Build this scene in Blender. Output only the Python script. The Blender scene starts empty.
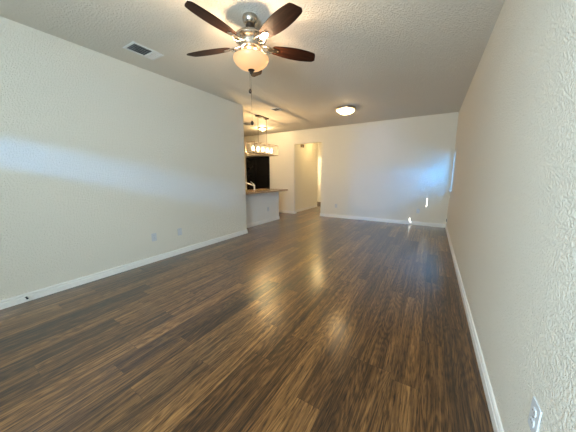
import bpy, bmesh, math, random
from mathutils import Vector, Matrix, Euler

random.seed(4)
SC = bpy.context.scene
COL = SC.collection

# ------------------------------------------------------------------ camera
F_PX = 234.59
CAM_Z = 1.2878
cam_d = bpy.data.cameras.new('camera')
cam_d.sensor_width = 36.0
cam_d.lens = 36.0 * F_PX / 576.0
cam_d.clip_start = 0.02
cam = bpy.data.objects.new('camera', cam_d)
COL.objects.link(cam)
YAW, PITCH, ROLL = math.radians(31.3148), math.radians(9.7054), math.radians(-0.1221)
fw = Vector((-math.sin(YAW) * math.cos(PITCH), math.cos(YAW) * math.cos(PITCH), -math.sin(PITCH)))
r0 = Vector((math.cos(YAW), math.sin(YAW), 0))
u0 = r0.cross(fw)
rr = r0 * math.cos(ROLL) + u0 * math.sin(ROLL)
uu = u0 * math.cos(ROLL) - r0 * math.sin(ROLL)
M = Matrix((rr, uu, -fw)).transposed().to_4x4()
M.translation = Vector((0, 0, CAM_Z))
cam.matrix_world = M
SC.camera = cam

# ------------------------------------------------------------------ world, sun, daylight, exposure
world = bpy.data.worlds.new('sky')
SC.world = world
world.use_nodes = True
bg = world.node_tree.nodes['Background']
bg.inputs[0].default_value = (0.62, 0.78, 1.0, 1)
bg.inputs[1].default_value = 0.6

SC.cycles.sample_clamp_indirect = 4.0
SC.view_settings.view_transform = 'Standard'
SC.view_settings.look = 'None'
SC.view_settings.exposure = 0.60
SC.view_settings.gamma = 1.0
SC.view_settings.use_curve_mapping = False


def aim(o, d):
    o.rotation_euler = Vector(d).to_track_quat('-Z', 'Y').to_euler()


def lamp(name, kind, loc, power, color, direction=None, **kw):
    d = bpy.data.lights.new(name, kind)
    d.energy = power
    d.color = color
    for k, v in kw.items():
        setattr(d, k, v)
    o = bpy.data.objects.new(name, d)
    COL.objects.link(o)
    o.location = loc
    if direction is not None:
        aim(o, direction)
    return o


SUN_DIR = Vector((-1, 0.45, -1.15))
lamp('sun', 'SUN', (4, -2, 5), 60.0, (1.0, 0.96, 0.9), SUN_DIR, angle=math.radians(0.4))
# daylight at the wide window behind the camera
lamp('back_window_daylight', 'AREA', (-0.50, -1.40, 1.72), 113.0, (0.68, 0.88, 1.0), (0.13, 1, 0.12),
     shape='RECTANGLE', size=1.4, size_y=1.5)
# blue daylight spot; unseen slot added to shape its band on the left wall
lamp('daylight_band_spot', 'SPOT', (-1.0, -3.0, 2.3), 440.0, (0.06, 0.36, 1.0), (-2.0, 2.9, -0.55),
     spot_size=math.radians(80), spot_blend=0.3, shadow_soft_size=0.05)
# sky light at the narrow window near the far corner
lamp('window_skylight', 'AREA', (0.60, 6.66, 1.45), 4.0, (0.03, 0.40, 1.0), (-1, 0.34, -0.42),
     shape='RECTANGLE', size=0.45, size_y=0.8, spread=math.radians(110))
# unseen spot added to carry the blue patch further along the far wall
lamp('blue_patch_fill', 'SPOT', (0.76, 6.60, 1.52), 85.0, (0.02, 0.36, 1.0), (-1.64, 0.36, -0.56),
     spot_size=math.radians(46), spot_blend=0.8, shadow_soft_size=0.12)

# ------------------------------------------------------------------ dimensions
XL, XR, YF, YE, H = -3.52, 0.394, 6.97, 3.975, 2.74
YB = -1.2
HX0, HX1, HZ = -3.985, -3.007, 2.315      # hallway opening
KX = -6.6                                  # kitchen far side wall
HALL_END = 9.05

# ------------------------------------------------------------------ mesh helpers


def finish(name, bm, mat, parent=None, smooth=False, bevel=0.0, loc=None, rot=None):
    bmesh.ops.remove_doubles(bm, verts=bm.verts, dist=1e-6)
    if bevel:
        bmesh.ops.bevel(bm, geom=[e for e in bm.edges if e.calc_face_angle(0) > 0.6], offset=bevel,
                        segments=2, affect='EDGES', profile=0.5)
    bmesh.ops.recalc_face_normals(bm, faces=bm.faces)
    me = bpy.data.meshes.new(name)
    bm.to_mesh(me)
    bm.free()
    if smooth:
        for p in me.polygons:
            p.use_smooth = True
    if mat is not None:
        for m_ in (mat if isinstance(mat, (list, tuple)) else [mat]):
            me.materials.append(m_)
    o = bpy.data.objects.new(name, me)
    COL.objects.link(o)
    if parent is not None:
        o.parent = parent
    if loc is not None:
        o.location = loc
    if rot is not None:
        o.rotation_euler = rot
    if smooth:
        md = o.modifiers.new('edges', 'EDGE_SPLIT')
        md.split_angle = math.radians(38)
    return o


def box(bm, x0, x1, y0, y1, z0, z1):
    vs = [bm.verts.new((x, y, z)) for x in (x0, x1) for y in (y0, y1) for z in (z0, z1)]
    for f in ((0, 1, 3, 2), (4, 6, 7, 5), (0, 4, 5, 1), (2, 3, 7, 6), (0, 2, 6, 4), (1, 5, 7, 3)):
        bm.faces.new([vs[i] for i in f])
    return vs


def boxes(*args):
    bm = bmesh.new()
    for a in args:
        box(bm, *a)
    return bm


def lathe(prof, n=40, bm=None, center=(0, 0, 0)):
    bm = bm or bmesh.new()
    c = Vector(center)
    rings = []
    for r, z in prof:
        if r < 1e-5:
            rings.append([bm.verts.new(c + Vector((0, 0, z)))])
        else:
            rings.append([bm.verts.new(c + Vector((r * math.cos(2 * math.pi * i / n), r * math.sin(2 * math.pi * i / n), z)))
                          for i in range(n)])
    for a, b in zip(rings, rings[1:]):
        for i in range(n):
            j = (i + 1) % n
            if len(a) == 1 and len(b) == 1:
                continue
            if len(a) == 1:
                bm.faces.new((a[0], b[i], b[j]))
            elif len(b) == 1:
                bm.faces.new((a[i], a[j], b[0]))
            else:
                bm.faces.new((a[i], a[j], b[j], b[i]))
    return bm


def tube(pts, rad, n=12, bm=None, caps=True):
    bm = bm or bmesh.new()
    pts = [Vector(p) for p in pts]
    rads = rad if isinstance(rad, (list, tuple)) else [rad] * len(pts)
    rings = []
    for i, p in enumerate(pts):
        t = (pts[min(i + 1, len(pts) - 1)] - pts[max(i - 1, 0)]).normalized()
        a = t.orthogonal().normalized() if i == 0 else None
        if i == 0:
            nrm = a
        else:
            nrm = (nrm - t * nrm.dot(t)).normalized()
        b = t.cross(nrm)
        rings.append([bm.verts.new(p + (nrm * math.cos(2 * math.pi * k / n) + b * math.sin(2 * math.pi * k / n)) * rads[i])
                      for k in range(n)])
    for a, b in zip(rings, rings[1:]):
        for i in range(n):
            j = (i + 1) % n
            bm.faces.new((a[i], a[j], b[j], b[i]))
    if caps:
        bm.faces.new(rings[0][::-1])
        bm.faces.new(rings[-1])
    return bm


def prism(outline, z0, z1, bm=None):
    bm = bm or bmesh.new()
    lo = [bm.verts.new((x, y, z0)) for x, y in outline]
    hi = [bm.verts.new((x, y, z1)) for x, y in outline]
    n = len(outline)
    bm.faces.new(lo[::-1])
    bm.faces.new(hi)
    for i in range(n):
        j = (i + 1) % n
        bm.faces.new((lo[i], lo[j], hi[j], hi[i]))
    return bm


def rounded_rect(w, h, r, n=5):
    pts = []
    for cx, cy, a0 in ((w / 2 - r, h / 2 - r, 0), (-w / 2 + r, h / 2 - r, 90), (-w / 2 + r, -h / 2 + r, 180), (w / 2 - r, -h / 2 + r, 270)):
        for k in range(n + 1):
            a = math.radians(a0 + 90 * k / n)
            pts.append((cx + r * math.cos(a), cy + r * math.sin(a)))
    return pts


def struct(o):
    o['kind'] = 'structure'
    return o


def thing(name, label, cat, loc=(0, 0, 0), rot=None, group=None):
    o = bpy.data.objects.new(name, None)
    o.empty_display_size = 0.1
    COL.objects.link(o)
    o.location = loc
    if rot is not None:
        o.rotation_euler = rot
    return tag(o, label, cat, group)


def tag(o, label, cat, group=None):
    o['label'] = label
    o['category'] = cat
    if group:
        o['group'] = group
    return o


# ------------------------------------------------------------------ materials


def new_mat(name):
    m = bpy.data.materials.new(name)
    m.use_nodes = True
    nt = m.node_tree
    return m, nt, nt.nodes['Principled BSDF']


def simple(name, color, rough=0.5, metal=0.0, noise=0.0, scale=30.0, emit=None, emit_s=0.0, coat=0.0):
    m, nt, p = new_mat(name)
    p.inputs['Roughness'].default_value = rough
    p.inputs['Metallic'].default_value = metal
    p.inputs['Coat Weight'].default_value = coat
    c = (*color, 1)
    if noise:
        tc = nt.nodes.new('ShaderNodeTexCoord')
        nz = nt.nodes.new('ShaderNodeTexNoise')
        nz.inputs['Scale'].default_value = scale
        nz.inputs['Detail'].default_value = 3
        rp = nt.nodes.new('ShaderNodeValToRGB')
        rp.color_ramp.elements[0].color = tuple(v * (1 - noise) for v in color) + (1,)
        rp.color_ramp.elements[1].color = tuple(min(1, v * (1 + noise)) for v in color) + (1,)
        nt.links.new(tc.outputs['Object'], nz.inputs['Vector'])
        nt.links.new(nz.outputs['Fac'], rp.inputs['Fac'])
        nt.links.new(rp.outputs['Color'], p.inputs['Base Color'])
    else:
        p.inputs['Base Color'].default_value = c
    if emit:
        p.inputs['Emission Color'].default_value = (*emit, 1)
        p.inputs['Emission Strength'].default_value = emit_s
    return m


def plaster(name, color, scale, strength, dist=0.004, lo=0.42, hi=0.62):
    """sprayed orange-peel / knock-down drywall texture"""
    m, nt, p = new_mat(name)
    N, L = nt.nodes.new, nt.links.new
    geo = N('ShaderNodeNewGeometry')
    n1 = N('ShaderNodeTexNoise')
    n1.inputs['Scale'].default_value = scale
    n1.inputs['Detail'].default_value = 2.5
    n1.inputs['Roughness'].default_value = 0.55
    n1.inputs['Distortion'].default_value = 0.25
    L(geo.outputs['Position'], n1.inputs['Vector'])
    rp = N('ShaderNodeValToRGB')
    rp.color_ramp.elements[0].position = lo
    rp.color_ramp.elements[1].position = hi
    rp.color_ramp.interpolation = 'EASE'
    L(n1.outputs['Fac'], rp.inputs['Fac'])
    n2 = N('ShaderNodeTexNoise')
    n2.inputs['Scale'].default_value = scale * 3.1
    n2.inputs['Detail'].default_value = 2
    L(geo.outputs['Position'], n2.inputs['Vector'])
    ad = N('ShaderNodeMath')
    ad.operation = 'MULTIPLY_ADD'
    ad.inputs[1].default_value = 0.25
    L(n2.outputs['Fac'], ad.inputs[0])
    L(rp.outputs['Color'], ad.inputs[2])
    bp = N('ShaderNodeBump')
    bp.inputs['Strength'].default_value = strength
    bp.inputs['Distance'].default_value = dist
    L(ad.outputs[0], bp.inputs['Height'])
    L(bp.outputs['Normal'], p.inputs['Normal'])
    p.inputs['Base Color'].default_value = (*color, 1)
    p.inputs['Roughness'].default_value = 0.75
    p.inputs['Specular IOR Level'].default_value = 0.3
    return m


def plank_floor(name):
    m, nt, p = new_mat(name)
    N, L = nt.nodes.new, nt.links.new

    def math_(op, a, b=None, c=None):
        n = N('ShaderNodeMath')
        n.operation = op
        for i, v in enumerate((a, b, c)):
            if v is None:
                continue
            if isinstance(v, (int, float)):
                n.inputs[i].default_value = v
            else:
                L(v, n.inputs[i])
        return n.outputs[0]

    def comb(x, y, z):
        n = N('ShaderNodeCombineXYZ')
        for i, v in enumerate((x, y, z)):
            if isinstance(v, (int, float)):
                n.inputs[i].default_value = v
            else:
                L(v, n.inputs[i])
        return n.outputs[0]

    def noise(vec, detail=3.0, rough=0.55):
        n = N('ShaderNodeTexNoise')
        n.inputs['Scale'].default_value = 1.0
        n.inputs['Detail'].default_value = detail
        n.inputs['Roughness'].default_value = rough
        L(vec, n.inputs['Vector'])
        return n.outputs['Fac']

    geo = N('ShaderNodeNewGeometry')
    sep = N('ShaderNodeSeparateXYZ')
    L(geo.outputs['Position'], sep.inputs[0])
    X, Y = sep.outputs[0], sep.outputs[1]
    PW, PL = 0.152, 1.22
    u = math_('DIVIDE', math_('ADD', X, 20.03), PW)
    row = math_('FLOOR', u)
    wn = N('ShaderNodeTexWhiteNoise')
    wn.noise_dimensions = '1D'
    L(row, wn.inputs['W'])
    v = math_('ADD', math_('DIVIDE', Y, PL), math_('MULTIPLY', wn.outputs['Value'], 7.0))
    idx = math_('FLOOR', v)
    wn2 = N('ShaderNodeTexWhiteNoise')
    wn2.noise_dimensions = '2D'
    L(comb(row, idx, 0), wn2.inputs['Vector'])
    rnd = wn2.outputs['Value']
    wn3 = N('ShaderNodeTexWhiteNoise')
    wn3.noise_dimensions = '2D'
    L(comb(math_('ADD', row, 53.0), idx, 0), wn3.inputs['Vector'])
    rnd2 = wn3.outputs['Value']
    off = math_('MULTIPLY', rnd, 37.0)
    # fine straight grain
    g1 = noise(comb(math_('MULTIPLY', X, 140.0), math_('MULTIPLY', Y, 4.0), off), 4.0, 0.65)
    # broad streaks
    g2 = noise(comb(math_('MULTIPLY', X, 32.0), math_('MULTIPLY', Y, 0.9), math_('ADD', off, 11.0)), 3.0, 0.5)
    # cathedral rings
    g3 = noise(comb(math_('MULTIPLY', X, 7.0), math_('MULTIPLY', Y, 0.8), math_('ADD', off, 23.0)), 1.5, 0.4)
    ring = math_('ABSOLUTE', math_('SINE', math_('MULTIPLY', g3, 70.0)))
    ring = math_('POWER', ring, 2.0)
    # dark pores: short thin dashes along the grain
    g4 = noise(comb(math_('MULTIPLY', X, 210.0), math_('MULTIPLY', Y, 14.0), math_('ADD', off, 31.0)), 2.0, 0.5)
    pore = math_('MULTIPLY', math_('MAXIMUM', math_('SUBTRACT', g4, 0.52), 0.0), 1.6)
    t = math_('ADD', math_('MULTIPLY', g1, 0.7), math_('MULTIPLY', g2, 0.95))
    t = math_('ADD', t, math_('MULTIPLY', ring, 0.15))
    t = math_('ADD', t, math_('MULTIPLY', rnd2, 0.34))
    t = math_('SUBTRACT', math_('SUBTRACT', t, pore), 0.565)
    rp = N('ShaderNodeValToRGB')
    e = rp.color_ramp.elements
    e[0].position = 0.12
    e[0].color = (0.010, 0.004, 0.0015, 1)
    e[1].position = 0.98
    e[1].color = (0.36, 0.185, 0.062, 1)
    k = e.new(0.40)
    k.color = (0.060, 0.0255, 0.0072, 1)
    k = e.new(0.66)
    k.color = (0.163, 0.076, 0.023, 1)
    L(t, rp.inputs['Fac'])
    # seams
    fu = math_('FRACT', u)
    fv = math_('FRACT', v)
    du = math_('MULTIPLY', math_('MINIMUM', fu, math_('SUBTRACT', 1.0, fu)), PW)
    dv = math_('MULTIPLY', math_('MINIMUM', fv, math_('SUBTRACT', 1.0, fv)), PL)
    seam = math_('GREATER_THAN', math_('MINIMUM', du, dv), 0.0011)
    mx = N('ShaderNodeMixRGB')
    mx.blend_type = 'MULTIPLY'
    mx.inputs[0].default_value = 1.0
    L(rp.outputs['Color'], mx.inputs[1])
    L(comb(*(3 * [math_('MULTIPLY_ADD', seam, 0.55, 0.45)])), mx.inputs[2])
    L(mx.outputs[0], p.inputs['Base Color'])
    p.inputs['Roughness'].default_value = 0.30
    bp = N('ShaderNodeBump')
    bp.inputs['Strength'].default_value = 0.12
    bp.inputs['Distance'].default_value = 0.0015
    L(seam, bp.inputs['Height'])
    L(bp.outputs['Normal'], p.inputs['Normal'])
    p.inputs['Specular IOR Level'].default_value = 0.2
    p.inputs['Coat Weight'].default_value = 0.9
    p.inputs['Coat IOR'].default_value = 1.65
    p.inputs['Coat Roughness'].default_value = 0.22
    return m


def dark_wood(name):
    m, nt, p = new_mat(name)
    N, L = nt.nodes.new, nt.links.new
    tc = N('ShaderNodeTexCoord')
    mp = N('ShaderNodeMapping')
    mp.inputs['Scale'].default_value = (4.0, 60.0, 4.0)
    nz = N('ShaderNodeTexNoise')
    nz.inputs['Scale'].default_value = 1.0
    nz.inputs['Detail'].default_value = 4
    rp = N('ShaderNodeValToRGB')
    rp.color_ramp.elements[0].position = 0.3
    rp.color_ramp.elements[0].color = (0.012, 0.004, 0.002, 1)
    rp.color_ramp.elements[1].position = 0.8
    rp.color_ramp.elements[1].color = (0.052, 0.017, 0.008, 1)
    L(tc.outputs['Object'], mp.inputs[0])
    L(mp.outputs[0], nz.inputs['Vector'])
    L(nz.outputs['Fac'], rp.inputs['Fac'])
    L(rp.outputs['Color'], p.inputs['Base Color'])
    p.inputs['Roughness'].default_value = 0.5
    p.inputs['Specular IOR Level'].default_value = 0.15
    return m


def granite(name):
    m, nt, p = new_mat(name)
    N, L = nt.nodes.new, nt.links.new
    geo = N('ShaderNodeNewGeometry')
    nz = N('ShaderNodeTexNoise')
    nz.inputs['Scale'].default_value = 60
    nz.inputs['Detail'].default_value = 6
    rp = N('ShaderNodeValToRGB')
    rp.color_ramp.elements[0].position = 0.35
    rp.color_ramp.elements[0].color = (0.12, 0.07, 0.04, 1)
    rp.color_ramp.elements[1].position = 0.7
    rp.color_ramp.elements[1].color = (0.55, 0.40, 0.26, 1)
    L(geo.outputs['Position'], nz.inputs['Vector'])
    L(nz.outputs['Fac'], rp.inputs['Fac'])
    L(rp.outputs['Color'], p.inputs['Base Color'])
    p.inputs['Roughness'].default_value = 0.25
    return m


def frosted(name, color, emit, strength, transl=0.6, clear=0.0):
    """opal glass lit from inside"""
    m = bpy.data.materials.new(name)
    m.use_nodes = True
    nt = m.node_tree
    nt.nodes.clear()
    N, L = nt.nodes.new, nt.links.new
    out = N('ShaderNodeOutputMaterial')
    tr = N('ShaderNodeBsdfTranslucent')
    tr.inputs[0].default_value = (*color, 1)
    df = N('ShaderNodeBsdfPrincipled')
    df.inputs['Base Color'].default_value = (*color, 1)
    df.inputs['Roughness'].default_value = 0.25
    mx = N('ShaderNodeMixShader')
    mx.inputs[0].default_value = transl
    L(df.outputs[0], mx.inputs[1])
    L(tr.outputs[0], mx.inputs[2])
    em = N('ShaderNodeEmission')
    em.inputs[0].default_value = (*emit, 1)
    em.inputs[1].default_value = strength
    ad = N('ShaderNodeAddShader')
    L(mx.outputs[0], ad.inputs[0])
    L(em.outputs[0], ad.inputs[1])
    tp = N('ShaderNodeBsdfTransparent')
    cl = N('ShaderNodeMixShader')
    cl.inputs[0].default_value = clear
    L(ad.outputs[0], cl.inputs[1])
    L(tp.outputs[0], cl.inputs[2])
    L(cl.outputs[0], out.inputs[0])
    return m


def glow_glass(name, emit, strength):
    """clear bulb glass filled with the glow of its filament"""
    m = bpy.data.materials.new(name)
    m.use_nodes = True
    nt = m.node_tree
    nt.nodes.clear()
    N, L = nt.nodes.new, nt.links.new
    out = N('ShaderNodeOutputMaterial')
    tr = N('ShaderNodeBsdfTransparent')
    em = N('ShaderNodeEmission')
    em.inputs[0].default_value = (*emit, 1)
    em.inputs[1].default_value = strength
    ad = N('ShaderNodeAddShader')
    L(tr.outputs[0], ad.inputs[0])
    L(em.outputs[0], ad.inputs[1])
    L(ad.outputs[0], out.inputs[0])
    return m


def seeded_glass(name, cloud):
    m = bpy.data.materials.new(name)
    m.use_nodes = True
    nt = m.node_tree
    nt.nodes.clear()
    N, L = nt.nodes.new, nt.links.new
    out = N('ShaderNodeOutputMaterial')
    tr = N('ShaderNodeBsdfTransparent')
    tl = N('ShaderNodeBsdfTranslucent')
    df = N('ShaderNodeBsdfDiffuse')
    gl = N('ShaderNodeBsdfGlossy')
    gl.inputs['Roughness'].default_value = 0.15
    m1 = N('ShaderNodeMixShader')
    m1.inputs[0].default_value = 0.5
    L(tl.outputs[0], m1.inputs[1])
    L(df.outputs[0], m1.inputs[2])
    m2 = N('ShaderNodeMixShader')
    m2.inputs[0].default_value = cloud
    L(tr.outputs[0], m2.inputs[1])
    L(m1.outputs[0], m2.inputs[2])
    m3 = N('ShaderNodeMixShader')
    m3.inputs[0].default_value = 0.03
    L(m2.outputs[0], m3.inputs[1])
    L(gl.outputs[0], m3.inputs[2])
    L(m3.outputs[0], out.inputs[0])
    return m


def thin_glass(name, tint=(1, 1, 1), gloss=0.08):
    m = bpy.data.materials.new(name)
    m.use_nodes = True
    nt = m.node_tree
    nt.nodes.clear()
    N, L = nt.nodes.new, nt.links.new
    out = N('ShaderNodeOutputMaterial')
    tr = N('ShaderNodeBsdfTransparent')
    tr.inputs[0].default_value = (*tint, 1)
    gl = N('ShaderNodeBsdfGlossy')
    gl.inputs['Roughness'].default_value = 0.05
    mx = N('ShaderNodeMixShader')
    mx.inputs[0].default_value = gloss
    L(tr.outputs[0], mx.inputs[1])
    L(gl.outputs[0], mx.inputs[2])
    L(mx.outputs[0], out.inputs[0])
    return m


M_WALL = plaster('wall_paint', (0.80, 0.765, 0.675), 84, 0.8, 0.006, 0.43, 0.58)
M_CEIL = plaster('ceiling_paint', (0.72, 0.68, 0.595), 55, 0.6, 0.005)
M_FLOOR = plank_floor('vinyl_plank')
M_TRIM = simple('white_trim_paint', (0.80, 0.79, 0.76), 0.38)
M_NICKEL = simple('brushed_nickel', (0.46, 0.41, 0.34), 0.26, 1.0, 0.12, 40)
M_BRONZE = simple('dark_bronze', (0.055, 0.040, 0.030), 0.40, 0.8, 0.2, 30)
M_FRAME = simple('fixture_metal', (0.33, 0.26, 0.18), 0.35, 0.9, 0.15, 30)
M_BLADE = dark_wood('walnut_blade')
M_DARK = simple('dark_slot', (0.012, 0.012, 0.014), 0.6)
M_PLASTIC = simple('white_plastic', (0.63, 0.655, 0.69), 0.35)
M_VENT = simple('vent_enamel', (0.74, 0.74, 0.72), 0.4)
M_DUCT = simple('duct_interior', (0.035, 0.045, 0.055), 0.7)
M_GRAN = granite('speckled_counter')
M_FRIDGE = simple('black_enamel', (0.004, 0.004, 0.005), 0.16, 0.0, 0.2, 10)
M_FRIDGE.node_tree.nodes['Principled BSDF'].inputs['Specular IOR Level'].default_value = 0.12
M_CHROME = simple('chrome', (0.92, 0.92, 0.92), 0.30, 1.0)
M_CAB = simple('cabinet_paint', (0.70, 0.66, 0.58), 0.5, 0.0, 0.05, 8)
M_TAN = simple('tan_plastic', (0.22, 0.15, 0.085), 0.5, 0.0, 0.1, 30)
M_CARPET = simple('dark_carpet', (0.030, 0.018, 0.012), 0.95, 0.0, 0.4, 120)
M_BOWL = frosted('opal_bowl_glass', (0.42, 0.29, 0.17), (1.0, 0.66, 0.34), 0.37, 0.35, 0.0)
M_DOME = frosted('opal_dome_glass', (0.60, 0.50, 0.34), (1.0, 0.84, 0.52), 0.4, 0.6, 0.07)
M_SMALL = frosted('small_opal_dome', (0.35, 0.28, 0.18), (1.0, 0.82, 0.48), 0.55, 0.25, 0.5)
M_BULB = glow_glass('lit_bulb', (1.0, 0.80, 0.46), 5.0)
M_GLASS = seeded_glass('seeded_glass', 0.006)
M_PANE = thin_glass('window_glass', (0.95, 0.98, 1.0))
M_OUT = simple('blocker_grey', (0.55, 0.55, 0.55), 0.9, 0.0, 0.1, 12)

# ------------------------------------------------------------------ setting
T = 0.125
struct(finish('floor', boxes((KX - T, XR + T, YB - T, 11.4, -0.12, 0.0)), M_FLOOR))
struct(finish('ceiling', boxes((KX - T, XR + T, YB - T, 11.4, H, H + 0.12)), M_CEIL))
struct(finish('wall_left', boxes((XL - T, XL, YB - T, YE, 0, H)), M_WALL))
# right wall with the narrow window near the far corner
WY0, WY1, WZ0, WZ1 = 6.50, 6.90, 0.93, 1.86
struct(finish('wall_right', boxes((XR, XR + T, YB - T, WY0, 0, H), (XR, XR + T, WY1, YF + T, 0, H),
                                  (XR, XR + T, WY0, WY1, 0, WZ0), (XR, XR + T, WY0, WY1, WZ1, H)), M_WALL))
RX0, RX1, RZ = -6.09, -5.005, 2.02
struct(finish('wall_far', boxes((KX, RX0, YF, YF + T, 0, H), (RX1, HX0, YF, YF + T, 0, H), (RX0, RX1, YF, YF + T, RZ, H), (HX1, XR + T, YF, YF + T, 0, H),
                                (HX0, HX1, YF, YF + T, HZ, H)), M_WALL))
# back wall behind the camera: wide window and an added slot that shapes the blue band
PX0, PX1 = -1.20, 0.20
SX0, SX1, SZ0, SZ1 = -2.72, -1.62, 1.83, 2.0
WBZ0, WBZ1 = 0.95, 2.48
struct(finish('wall_back', boxes((KX, SX0, YB - T, YB, 0, H), (SX0, SX1, YB - T, YB, 0, SZ0), (SX0, SX1, YB - T, YB, SZ1, H),
                                 (SX1, PX0, YB - T, YB, 0, H), (PX0, PX1, YB - T, YB, 0, WBZ0), (PX0, PX1, YB - T, YB, WBZ1, H),
                                 (PX1, XR, YB - T, YB, 0, H)), M_WALL))
# kitchen, with a recess in the far wall for the refrigerator
struct(finish('wall_recess', boxes((RX0 - T, RX0, YF + T, 7.9, 0, H), (RX1, RX1 + T, YF + T, 7.9, 0, H), (RX0 - T, RX1 + T, 7.9, 8.0, 0, H),
                                   (RX0, RX1, YF + T, 7.9, RZ, RZ + 0.1)), M_WALL))
struct(finish('wall_kitchen', boxes((KX - T, KX, YB - T, YF + T, 0, H)), M_WALL))
# hallway
HLX = -4.075
struct(finish('wall_hall_left', boxes((HLX - T, HLX, YF + T, HALL_END, 0, H)), M_WALL))
struct(finish('wall_hall_right', boxes((-2.95, -2.95 + T, YF + T, HALL_END, 0, H)), M_WALL))
DX0, DX1, DZ = -4.125, -3.2, 2.04
struct(finish('wall_hall_end', boxes((-6.2, DX0, HALL_END, HALL_END + T, 0, H), (DX1, -2.0, HALL_END, HALL_END + T, 0, H),
                                     (DX0, DX1, HALL_END, HALL_END + T, DZ, H)), M_WALL))
struct(finish('wall_bedroom', boxes((-6.2, -2.0, 10.7, 11.4, 0, H), (-6.32, -6.2, HALL_END, 11.4, 0, H),
                                    (-2.0, -1.88, HALL_END, 11.4, 0, H)), M_WALL))
struct(finish('floor_bedroom', boxes((-6.2, -2.0, HALL_END + T, 10.7, 0.0, 0.012)), M_CARPET))
# half wall under the bar
HWX, HWY = -3.87, 5.835
struct(finish('wall_half', boxes((HWX - T, HWX, YE - 0.3, HWY, 0, 0.862)), M_TRIM))
struct(finish('wall_nook', boxes((HWX - T, XL - T, YE - 0.3, YE - 0.001, 0, H)), M_WALL))
# added unseen blocker: screen whose slits let only sun slivers reach the window
scr = []
s1y, s1z0, s1z1 = 6.578, 1.50, 1.72
s2y, s2z0, s2z1 = 6.416, 1.36, 1.60
w = 0.005
PXW = 0.80
for a in ((5.0, s2y - w, 0, 3.0), (s2y + w, s1y - w, 0, 3.0), (s1y + w, 8.2, 0, 3.0),
          (s2y - w, s2y + w, 0, s2z0), (s2y - w, s2y + w, s2z1, 3.0), (s1y - w, s1y + w, 0, s1z0), (s1y - w, s1y + w, s1z1, 3.0)):
    scr.append((PXW, PXW + 0.006, a[0], a[1], a[2], a[3]))
struct(finish('wall_slit_blocker', boxes(*scr), M_OUT))
struct(finish('ceiling_sun_blocker', boxes((-6, 4, -4.2, YB - T, 2.62, 2.7)), M_OUT))  # added unseen cover keeping direct sun out of the back window


def baseboard(name, pts, side=1, h=0.088, t=0.015):
    """pts: floor polyline on the wall face; the board stands to the left (side=1) of travel"""
    prof = [(0, 0), (t, 0), (t, h * 0.60), (t * 0.45, h * 0.64), (t * 0.45, h * 0.72), (t * 0.85, h * 0.76), (t * 0.80, h * 0.90), (t * 0.4, h), (0, h)]
    bm = bmesh.new()
    P = [Vector((x, y)) for x, y in pts]
    n = len(P)
    rings = []
    for i in range(n):
        d0 = (P[i] - P[i - 1]).normalized() if i > 0 else (P[1] - P[0]).normalized()
        d1 = (P[i + 1] - P[i]).normalized() if i < n - 1 else d0
        n0 = Vector((-d0.y, d0.x)) * side
        n1 = Vector((-d1.y, d1.x)) * side
        mt = n0 + n1
        mt = mt / (mt.length_squared / 2) if mt.length > 1e-6 else n0
        rings.append([bm.verts.new((P[i].x + mt.x * a, P[i].y + mt.y * a, z)) for a, z in prof])
    for a, b in zip(rings, rings[1:]):
        for i in range(len(prof)):
            j = (i + 1) % len(prof)
            bm.faces.new((a[i], a[j], b[j], b[i]))
    bm.faces.new(rings[0])
    bm.faces.new(rings[-1][::-1])
    return struct(finish(name, bm, M_TRIM))


baseboard('baseboard_left', [(XL, YB), (XL, YE), (XL - T - 0.2, YE)], -1)
baseboard('baseboard_right', [(XR, YB), (XR, YF)], 1)
baseboard('baseboard_far', [(XR - 0.015, YF), (HX1, YF), (HX1, YF + T)], 1)
baseboard('baseboard_half', [(HWX, YE), (HWX, HWY), (HWX - T, HWY)], -1)
baseboard('baseboard_kitchen', [(RX1, YF), (HX0, YF), (HX0, YF + T), (HLX, YF + T + 0.001)], -1)
baseboard('baseboard_hall', [(HLX, YF + T + 0.012), (HLX, HALL_END)], -1)
# door casing at the end of the hallway
struct(finish('trim_1', boxes((DX1, DX1 + 0.06, HALL_END - 0.016, HALL_END, 0, DZ + 0.06),
                              (DX0, DX1, HALL_END - 0.016, HALL_END, DZ, DZ + 0.06)), M_TRIM))

# narrow window: frame, pane, sill
win = struct(finish('window_1', boxes((XR + 0.085, XR + 0.115, WY0, WY0 + 0.03, WZ0, WZ1), (XR + 0.085, XR + 0.115, WY1 - 0.03, WY1, WZ0, WZ1),
                                      (XR + 0.085, XR + 0.115, WY0 + 0.03, WY1 - 0.03, WZ0, WZ0 + 0.03),
                                      (XR + 0.085, XR + 0.115, WY0 + 0.03, WY1 - 0.03, WZ1 - 0.03, WZ1)), M_TRIM))
finish('window_pane', boxes((XR + 0.097, XR + 0.101, WY0 + 0.028, WY1 - 0.028, WZ0 + 0.028, WZ1 - 0.028)), M_PANE, win)
finish('window_sill', boxes((XR - 0.022, XR + 0.085, WY0 - 0.02, WY1 + 0.02, WZ0 - 0.018, WZ0 + 0.002)), M_TRIM, win, bevel=0.003)

# ------------------------------------------------------------------ ceiling fan
FX, FY = -1.572, 1.914
fan = thing('ceiling_fan', 'five-blade ceiling fan with dark walnut blades and lit opal glass bowl', 'ceiling fan', (FX, FY, H))


def Z(*prof):
    return [(r, z - H) for r, z in prof]


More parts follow.
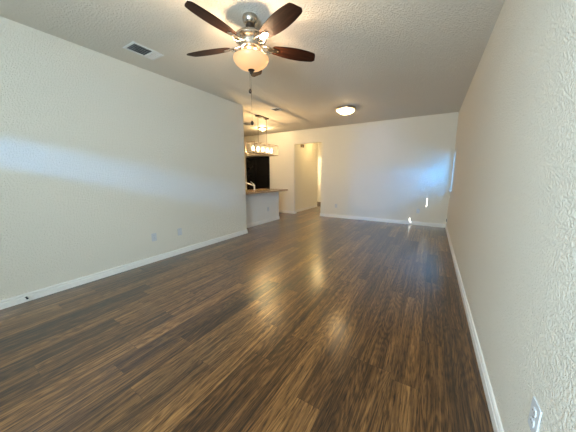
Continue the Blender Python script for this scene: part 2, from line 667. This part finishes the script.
finish('canopy', lathe(Z((0, 2.74), (0.068, 2.74), (0.071, 2.728), (0.070, 2.710), (0.063, 2.690), (0.050, 2.676), (0.040, 2.670), (0.0, 2.670))), M_NICKEL, fan, True)
finish('canopy_collar', lathe(Z((0, 2.672), (0.041, 2.672), (0.044, 2.660), (0.034, 2.645), (0.020, 2.638), (0, 2.637))), M_BRONZE, fan, True)
finish('downrod', lathe(Z((0, 2.640), (0.0125, 2.640), (0.0125, 2.60), (0, 2.60)), 20), M_NICKEL, fan, True)
finish('motor_housing', lathe(Z((0, 2.622), (0.024, 2.622), (0.034, 2.614), (0.080, 2.606), (0.124, 2.590), (0.148, 2.568), (0.152, 2.552),
                                (0.146, 2.541), (0.130, 2.534), (0.114, 2.514), (0.104, 2.490), (0.092, 2.474), (0, 2.474)), 56), M_NICKEL, fan, True)
finish('light_fitter', lathe(Z((0, 2.476), (0.066, 2.476), (0.068, 2.460), (0.056, 2.450), (0.052, 2.405), (0.046, 2.396), (0.007, 2.394), (0.006, 2.290), (0, 2.290)), 40), M_NICKEL, fan, True)
outer = ((0.166, 2.466), (0.1665, 2.452), (0.163, 2.425), (0.152, 2.393), (0.132, 2.358), (0.104, 2.327), (0.072, 2.304), (0.036, 2.291), (0.0, 2.287))
inner = ((0.0, 2.292), (0.036, 2.296), (0.070, 2.310), (0.101, 2.333), (0.128, 2.363), (0.148, 2.398), (0.159, 2.430), (0.1625, 2.454), (0.162, 2.466))
sq = [(r, 2.287 + (z - 2.287) * 0.58) for r, z in outer + inner]
finish('lamp_shade', lathe(Z(*(sq + [sq[0]])), 56), M_BOWL, fan, True)
finish('finial', lathe(Z((0, 2.292), (0.030, 2.292), (0.032, 2.284), (0.020, 2.276), (0.013, 2.262), (0.009, 2.252), (0, 2.249)), 24), M_BRONZE, fan, True)

NB = 28


def blade_mesh():
    """blade along +x, pitched later"""
    R0, R1 = 0.205, 0.685
    up, dn = [], []
    for i in range(NB + 1):
        s = i / NB
        x = R0 + (R1 - R0) * s
        wdt = 0.046 + 0.033 * math.sin(math.pi * min(1.0, s * 0.93)) ** 0.9
        if s > 0.93:
            wdt *= 1 - 0.42 * ((s - 0.93) / 0.07) ** 2.6
        if s < 0.05:
            wdt *= 1 - 0.35 * ((0.05 - s) / 0.05) ** 2
        up.append((x, wdt))
        dn.append((x - 0.022 * max(0, (s - 0.80) / 0.20), -wdt))
    return prism(up + dn[::-1], -0.003, 0.003)


def iron_mesh():
    bm = bmesh.new()
    # curved arms from the motor to the blade root with a plate under the blade
    for s in (-1, 1):
        tube([(0.085, s * 0.012, 0.012), (0.115, s * 0.030, 0.000), (0.150, s * 0.042, -0.012), (0.185, s * 0.036, -0.012), (0.215, s * 0.026, -0.008)],
             [0.008, 0.008, 0.007, 0.007, 0.006], 10, bm)
    prism([(0.165, -0.012), (0.20, -0.036), (0.265, -0.024), (0.290, 0), (0.265, 0.024), (0.20, 0.036), (0.165, 0.012)], -0.0085, -0.0035, bm)
    for x, y in ((0.225, 0.017), (0.225, -0.017), (0.268, 0)):
        lathe([(0, -0.0125), (0.006, -0.0120), (0.0065, -0.0085), (0, -0.0085)], 12, bm, (x, y, 0))
    return bm


bl_me = ir_me = None
for k in range(5):
    a = math.radians(-20 + 72 * k)
    rot = Matrix.Rotation(a, 4, 'Z') @ Matrix.Rotation(math.radians(-12), 4, 'X')
    if k == 0:
        b = finish('blade', blade_mesh(), M_BLADE, fan, bevel=0.0012)
        ir = finish('blade_iron', iron_mesh(), M_NICKEL, b, True)
        bl_me, ir_me = b, ir
    else:
        b = bl_me.copy()
        COL.objects.link(b)
        b.parent = fan
        ir = ir_me.copy()
        COL.objects.link(ir)
        ir.parent = b
    b.matrix_local = Matrix.Translation((0, 0, 2.497 - H)) @ rot


def chain(name, dx, dy, z0, z1, bob):
    bm = bmesh.new()
    tube([(dx, dy, z0 - H), (dx, dy, z1 - H)], 0.0011, 8, bm)
    n = int((z0 - z1) / 0.012)
    for i in range(n):
        bmesh.ops.create_icosphere(bm, subdivisions=1, radius=0.0021, matrix=Matrix.Translation((dx, dy, z0 - H - 0.012 * i)))
    c = finish(name, bm, M_BRONZE, fan)
    finish('pull_knob', lathe([(0, 0.024), (0.006, 0.022), (0.0135, 0.010), (0.0155, 0), (0.012, -0.012), (0.005, -0.019), (0, -0.02)], 20, None, (dx, dy, z1 - H)),
           M_BRONZE, c, True)
    return c


chain('pull_chain', -0.014, -0.008, 2.262, 2.098, True)
chain('pull_chain', -0.010, 0.004, 2.262, 1.806, True)
for k in range(3):
    a = math.radians(40 + 120 * k)
    lamp('fan_bulb', 'POINT', (FX + 0.098 * math.cos(a), FY + 0.098 * math.sin(a), 2.362), 9.0, (1.0, 0.70, 0.42), shadow_soft_size=0.034)

# ------------------------------------------------------------------ flush ceiling light
LX, LY = -1.745, 5.30
fl = thing('ceiling_light', 'lit flush-mount dome ceiling light with nickel rim near the far wall', 'ceiling light', (LX, LY, H))
finish('rim', lathe(Z((0, 2.74), (0.215, 2.74), (0.222, 2.725), (0.215, 2.705), (0.200, 2.698), (0.185, 2.702), (0, 2.705)), 56), M_NICKEL, fl, True)
finish('lamp_shade', lathe(Z((0.190, 2.701), (0.187, 2.688), (0.171, 2.668), (0.141, 2.650), (0.098, 2.637), (0.049, 2.630), (0, 2.628)), 56), M_DOME, fl, True)
finish('finial', lathe(Z((0, 2.629), (0.012, 2.628), (0.010, 2.619), (0, 2.615)), 16), M_NICKEL, fl, True)
lamp('dome_bulb', 'POINT', (LX, LY, 2.662), 105.0, (1.0, 0.72, 0.40), shadow_soft_size=0.03)

# small dome light over the kitchen
kl = thing('ceiling_light', 'small lit dome ceiling light deep in the kitchen above the refrigerator', 'ceiling light', (-4.60, 6.06, H))
finish('rim', lathe(Z((0, 2.74), (0.097, 2.74), (0.100, 2.725), (0.090, 2.715), (0, 2.715)), 36), M_TRIM, kl, True)
finish('lamp_shade', lathe(Z((0.090, 2.716), (0.082, 2.690), (0.060, 2.668), (0.030, 2.657), (0, 2.655)), 36), M_SMALL, kl, True)
lamp('kitchen_bulb', 'POINT', (-4.60, 6.06, 2.69), 60.0, (1.0, 0.70, 0.34), shadow_soft_size=0.015)

# ------------------------------------------------------------------ linear pendant over the bar
NX, NY = -3.76, 4.95
pn = thing('pendant_light', 'linear pendant light with a row of lit glass shades hanging above the bar counter', 'pendant light', (NX, NY, H))
finish('canopy', boxes((-0.055, 0.055, -0.215, 0.215, -0.028, 0.0)), M_BRONZE, pn, bevel=0.004)
ZT, ZB = 2.083 - H, 1.828 - H
HL, HW = 0.50, 0.135
for s in (-1, 1):
    finish('rod', tube([(0, s * 0.175, -0.028), (0, s * 0.175, ZT + 0.005)], 0.006, 12), M_FRAME, pn)
bt = 0.0055
bars = []
for z in (ZT, ZB):
    for sx in (-1, 1):
        bars.append((sx * HW - bt, sx * HW + bt, -HL, HL, z - bt, z + bt))
    for sy in (-1, 1):
        bars.append((-HW + bt, HW - bt, sy * HL - bt, sy * HL + bt, z - bt, z + bt))
for sx in (-1, 1):
    for sy in (-1, 1):
        bars.append((sx * HW - bt, sx * HW + bt, sy * HL - bt, sy * HL + bt, ZB + bt, ZT - bt))
for sy in (-1, 1):
    bars.append((-HW + bt, -bt, sy * 0.175 - bt, sy * 0.175 + bt, ZT - bt, ZT + bt))
    bars.append((bt, HW - bt, sy * 0.175 - bt, sy * 0.175 + bt, ZT - bt, ZT + bt))
bars.append((-bt, bt, -HL + bt, HL - bt, ZT - bt, ZT + bt))
finish('frame', boxes(*bars), M_FRAME, pn)
finish('socket_rail', boxes((-0.02, 0.02, -HL + 0.008, HL - 0.008, ZB - 0.006, ZB + 0.012)), M_FRAME, pn, bevel=0.003)
for k in range(-2, 3):
    y = 0.19 * k
    zb = ZB + 0.012
    if k == -2:
        g = finish('glass_shade', lathe([(0.052, 0), (0.056, 0.004), (0.056, 0.205), (0.053, 0.205), (0.053, 0.006), (0.0, 0.006), (0, 0.0), (0.052, 0)], 28), M_GLASS, pn, True)
        sk = finish('socket', lathe([(0, 0.007), (0.020, 0.007), (0.018, 0.055), (0.0, 0.057)], 20), M_FRAME, pn, True)
        bu = finish('bulb', lathe([(0, 0.055), (0.012, 0.057), (0.020, 0.085), (0.026, 0.110), (0.024, 0.135), (0.012, 0.155), (0, 0.160)], 20), M_BULB, pn, True)
        first = (g, sk, bu)
    else:
        g, sk, bu = [q.copy() for q in first]
        for q in (g, sk, bu):
            COL.objects.link(q)
            q.parent = pn
    for q in (g, sk, bu):
        q.location = (0, y, zb)
    lamp('pendant_bulb', 'POINT', (NX, NY + y, H + zb + 0.105), 8.0, (1.0, 0.66, 0.32), shadow_soft_size=0.014)

# ------------------------------------------------------------------ ceiling vents


def vent(label, x, y, wx, wy, slats, two_way=False):
    v = thing('ceiling_vent', label, 'vent', (x, y, H))
    f = 0.022
    finish('frame', boxes((-wx / 2, wx / 2, -wy / 2, -wy / 2 + f, -0.010, 0), (-wx / 2, wx / 2, wy / 2 - f, wy / 2, -0.010, 0),
                          (-wx / 2, -wx / 2 + f, -wy / 2 + f, wy / 2 - f, -0.010, 0), (wx / 2 - f, wx / 2, -wy / 2 + f, wy / 2 - f, -0.010, 0)), M_VENT, v, bevel=0.002)
    finish('backing', boxes((-wx / 2 + f, wx / 2 - f, -wy / 2 + f, wy / 2 - f, -0.0015, 0)), M_DUCT, v)
    y1 = wy / 2 - f
    ysp = wy * 0.17 if two_way else y1
    if two_way:
        finish('divider', boxes((-wx / 2 + f, wx / 2 - f, ysp - 0.008, ysp + 0.008, -0.014, -0.0015)), M_VENT, v)
    iw = wx - 2 * f
    for i in range(slats):
        cx = -iw / 2 + iw * (i + 0.5) / slats
        bm = boxes((-0.0065, 0.0065, -wy / 2 + f, ysp - 0.008 if two_way else y1, -0.0008, 0.0008))
        finish('slat', bm, M_VENT, v, loc=(cx, 0, -0.0075), rot=(0, math.radians(24), 0))
        if two_way:
            bm = boxes((-0.0095, 0.0095, ysp + 0.008, y1, -0.0008, 0.0008))
            finish('slat', bm, M_VENT, v, loc=(cx, 0, -0.0085), rot=(0, math.radians(-26), 0))
    return v


vent('white two-way ceiling vent nearest the left wall, beside the fan', -3.033, 1.728, 0.235, 0.350, 5, True)
vent('small dark square ceiling vent between the bar pendant and the dome light', -3.09, 4.58, 0.20, 0.21, 5)
vent('kitchen ceiling vent half hidden behind the left wall end', -4.62, 5.33, 0.26, 0.30, 7)

# ------------------------------------------------------------------ wall plates


def plate(label, loc, facing, kind='duplex', name='wall_outlet', cat='outlet', h=0.118, w_=0.074):
    """built facing +y in local space (x across, z up), turned by facing (deg about z)"""
    p = thing(name, label, cat, loc, (0, 0, math.radians(facing)))

    def up(bm):   # prism is in xy with depth z -> stand it up: x across, y->z, z->y
        for vv in bm.verts:
            x, y, z = vv.co
            vv.co = (-x, z, y)
        return bm
    finish('plate', up(prism(rounded_rect(w_, h, 0.006), 0, 0.006)), M_PLASTIC, p, bevel=0.002)
    if kind == 'duplex':
        for s in (-1, 1):
            rc = finish('receptacle', up(prism([(x, y + s * 0.0215) for x, y in rounded_rect(0.034, 0.029, 0.011)], 0.006, 0.0095)), M_PLASTIC, p, bevel=0.0008)
            for sx, hh in ((-0.0065, 0.0085), (0.0065, 0.0070)):
                zc = s * 0.0215 + 0.003
                finish('slot', boxes((sx - 0.0012, sx + 0.0012, 0.0092, 0.0098, zc - hh / 2, zc + hh / 2)), M_DARK, rc)
        finish('screw', up(lathe([(0, 0.0085), (0.003, 0.008), (0.0035, 0.006), (0, 0.006)], 12)), M_NICKEL, p)
    elif kind == 'rocker':
        finish('insert', up(prism(rounded_rect(0.033, 0.067, 0.003), 0.006, 0.0085)), M_PLASTIC, p, bevel=0.0008)
        for s in (-1, 1):
            finish('screw', up(lathe([(0, 0.0078), (0.003, 0.0072), (0.0035, 0.006), (0, 0.006)], 12, None, (0, s * 0.048, 0))), M_NICKEL, p)
    elif kind == 'jack':
        finish('jack', up(prism(rounded_rect(0.034, 0.062, 0.004), 0.006, 0.016)), M_DARK, p, bevel=0.001)
        for s in (-1, 1):
            finish('screw', up(lathe([(0, 0.0078), (0.003, 0.0072), (0.0035, 0.006), (0, 0.006)], 12, None, (0, s * 0.046, 0))), M_NICKEL, p)
    return p


plate('white duplex outlet on the left wall, left of its blank neighbour', (XL, 1.888, 0.378), -90)
plate('white decora plate on the left wall, right of the duplex outlet', (XL, 2.315, 0.375), -90, 'rocker', 'wall_plate', 'wall plate')
plate('large white duplex outlet low on the right wall in the foreground', (XR, 1.074, 0.423), 90)
plate('white outlet low on the far wall beside the hallway opening', (-2.491, YF, 0.365), 180)
plate('white outlet on the far wall under the bluish daylight patch', (-0.25, YF, 0.370), 180)
plate('pale outlet on the half wall under the bar counter', (HWX, 5.29, 0.37), -90)
plate('cable jack plate with dark insert on right wall by the far corner', (XR, 6.84, 0.205), 90, 'jack', 'wall_plate', 'wall plate', 0.105)

# spring door stop on the left baseboard
ds = thing('door_stop', 'small dark door stop sticking out of the left baseboard', 'door stop', (XL + 0.0145, 0.517, 0.050))
bm = bmesh.new()
pts = []
for i in range(90):
    a = i * 0.55
    pts.append((0.004 + 0.042 * i / 89, 0.006 * math.cos(a), 0.006 * math.sin(a)))
tube(pts, 0.0012, 6, bm)
lathe([(0, 0), (0.010, 0), (0.010, 0.004), (0, 0.005)], 16, bm)
finish('spring', bm, M_BRONZE, ds)
ds_tip = lathe([(0, 0.044), (0.0085, 0.044), (0.009, 0.054), (0.006, 0.058), (0, 0.058)], 16)
for vv in ds_tip.verts:
    x, y, z = vv.co
    vv.co = (z, y, x)
finish('tip', ds_tip, M_DARK, ds, True)

# ------------------------------------------------------------------ kitchen things
CT = 0.90
bm = boxes((-4.55, -3.595, YE + 0.002, 5.915, CT - 0.036, CT))
tag(finish('countertop', bm, M_GRAN, bevel=0.006), 'speckled tan bar countertop overhanging the white half wall', 'countertop')
cb = thing('base_cabinet', 'kitchen base cabinet behind the half wall under the bar countertop', 'cabinet', (-4.26, 4.9, 0))
finish('body', boxes((-0.26, 0.262, -0.92, 0.87, 0.09, CT - 0.037)), M_CAB, cb)
finish('toe_kick', boxes((-0.21, 0.262, -0.92, 0.85, 0.0, 0.09)), M_DARK, cb)
for i in range(4):
    y0 = -0.91 + 0.444 * i
    d = finish('door', boxes((-0.28, -0.26, y0 + 0.004, y0 + 0.438, 0.10, 0.84)), M_CAB, cb, bevel=0.003)
    finish('handle', tube([(-0.28, y0 + 0.40, 0.66), (-0.305, y0 + 0.40, 0.67), (-0.305, y0 + 0.40, 0.76), (-0.28, y0 + 0.40, 0.77)], 0.005, 10), M_NICKEL, d)

fr = thing('refrigerator', 'tall black side-by-side refrigerator against the kitchen wall behind the bar', 'refrigerator', (-5.547, 7.26, 0))
FWD = 0.532
finish('body', boxes((-FWD, FWD, -0.24, 0.29, 0.02, 1.955)), M_FRIDGE, fr, bevel=0.006)
for s, (a, b) in zip((1, -1), ((-FWD, -0.065), (-0.060, FWD))):
    d = finish('door', boxes((a, b, -0.31, -0.245, 0.06, 1.975)), M_FRIDGE, fr, bevel=0.010)
    hx = -0.095 if s == 1 else -0.030
    finish('handle', tube([(hx, -0.31, 0.72), (hx, -0.355, 0.76), (hx, -0.355, 1.50), (hx, -0.31, 1.54)], 0.011, 12), M_FRIDGE, d)
finish('toe_grille', boxes((-FWD + 0.02, FWD - 0.02, -0.27, -0.24, 0.0, 0.055)), M_DARK, fr)

fc = thing('faucet', 'chrome kitchen faucet with raised lever standing on the bar countertop', 'faucet', (-4.34, 5.28, CT))
finish('base', lathe([(0, 0), (0.030, 0), (0.030, 0.008), (0.024, 0.014), (0.022, 0.085), (0.025, 0.095), (0.025, 0.125), (0.018, 0.135), (0, 0.137)], 28), M_CHROME, fc, True)
finish('spout', tube([(0, 0, 0.100), (-0.03, -0.03, 0.125), (-0.09, -0.10, 0.165), (-0.15, -0.17, 0.200), (-0.19, -0.21, 0.215), (-0.21, -0.235, 0.205)],
                     [0.019, 0.019, 0.018, 0.018, 0.020, 0.020], 16), M_CHROME, fc, True)
finish('lever', tube([(0, 0, 0.130), (-0.015, -0.02, 0.165), (-0.05, -0.065, 0.215), (-0.065, -0.085, 0.228)], [0.012, 0.010, 0.009, 0.009], 14), M_CHROME, fc, True)

# ------------------------------------------------------------------ hallway
dc = thing('door_chime', 'small brown box high on the hallway wall just under the opening', 'door chime', (HLX, 7.66, 2.335), (0, 0, math.radians(-90)))
finish('body', boxes((-0.10, 0.10, 0.0, 0.045, -0.05, 0.06)), M_TAN, dc, bevel=0.006)
finish('grille', boxes((-0.07, 0.07, 0.045, 0.049, -0.03, 0.04)), M_BRONZE, dc, bevel=0.001)
lamp('hall_bulb', 'POINT', (-3.55, 8.1, 2.58), 17.0, (1.0, 0.70, 0.30), shadow_soft_size=0.08)
lamp('bedroom_bulb', 'POINT', (-4.0, 10.0, 2.4), 100.0, (1.0, 0.82, 0.52), shadow_soft_size=0.1)
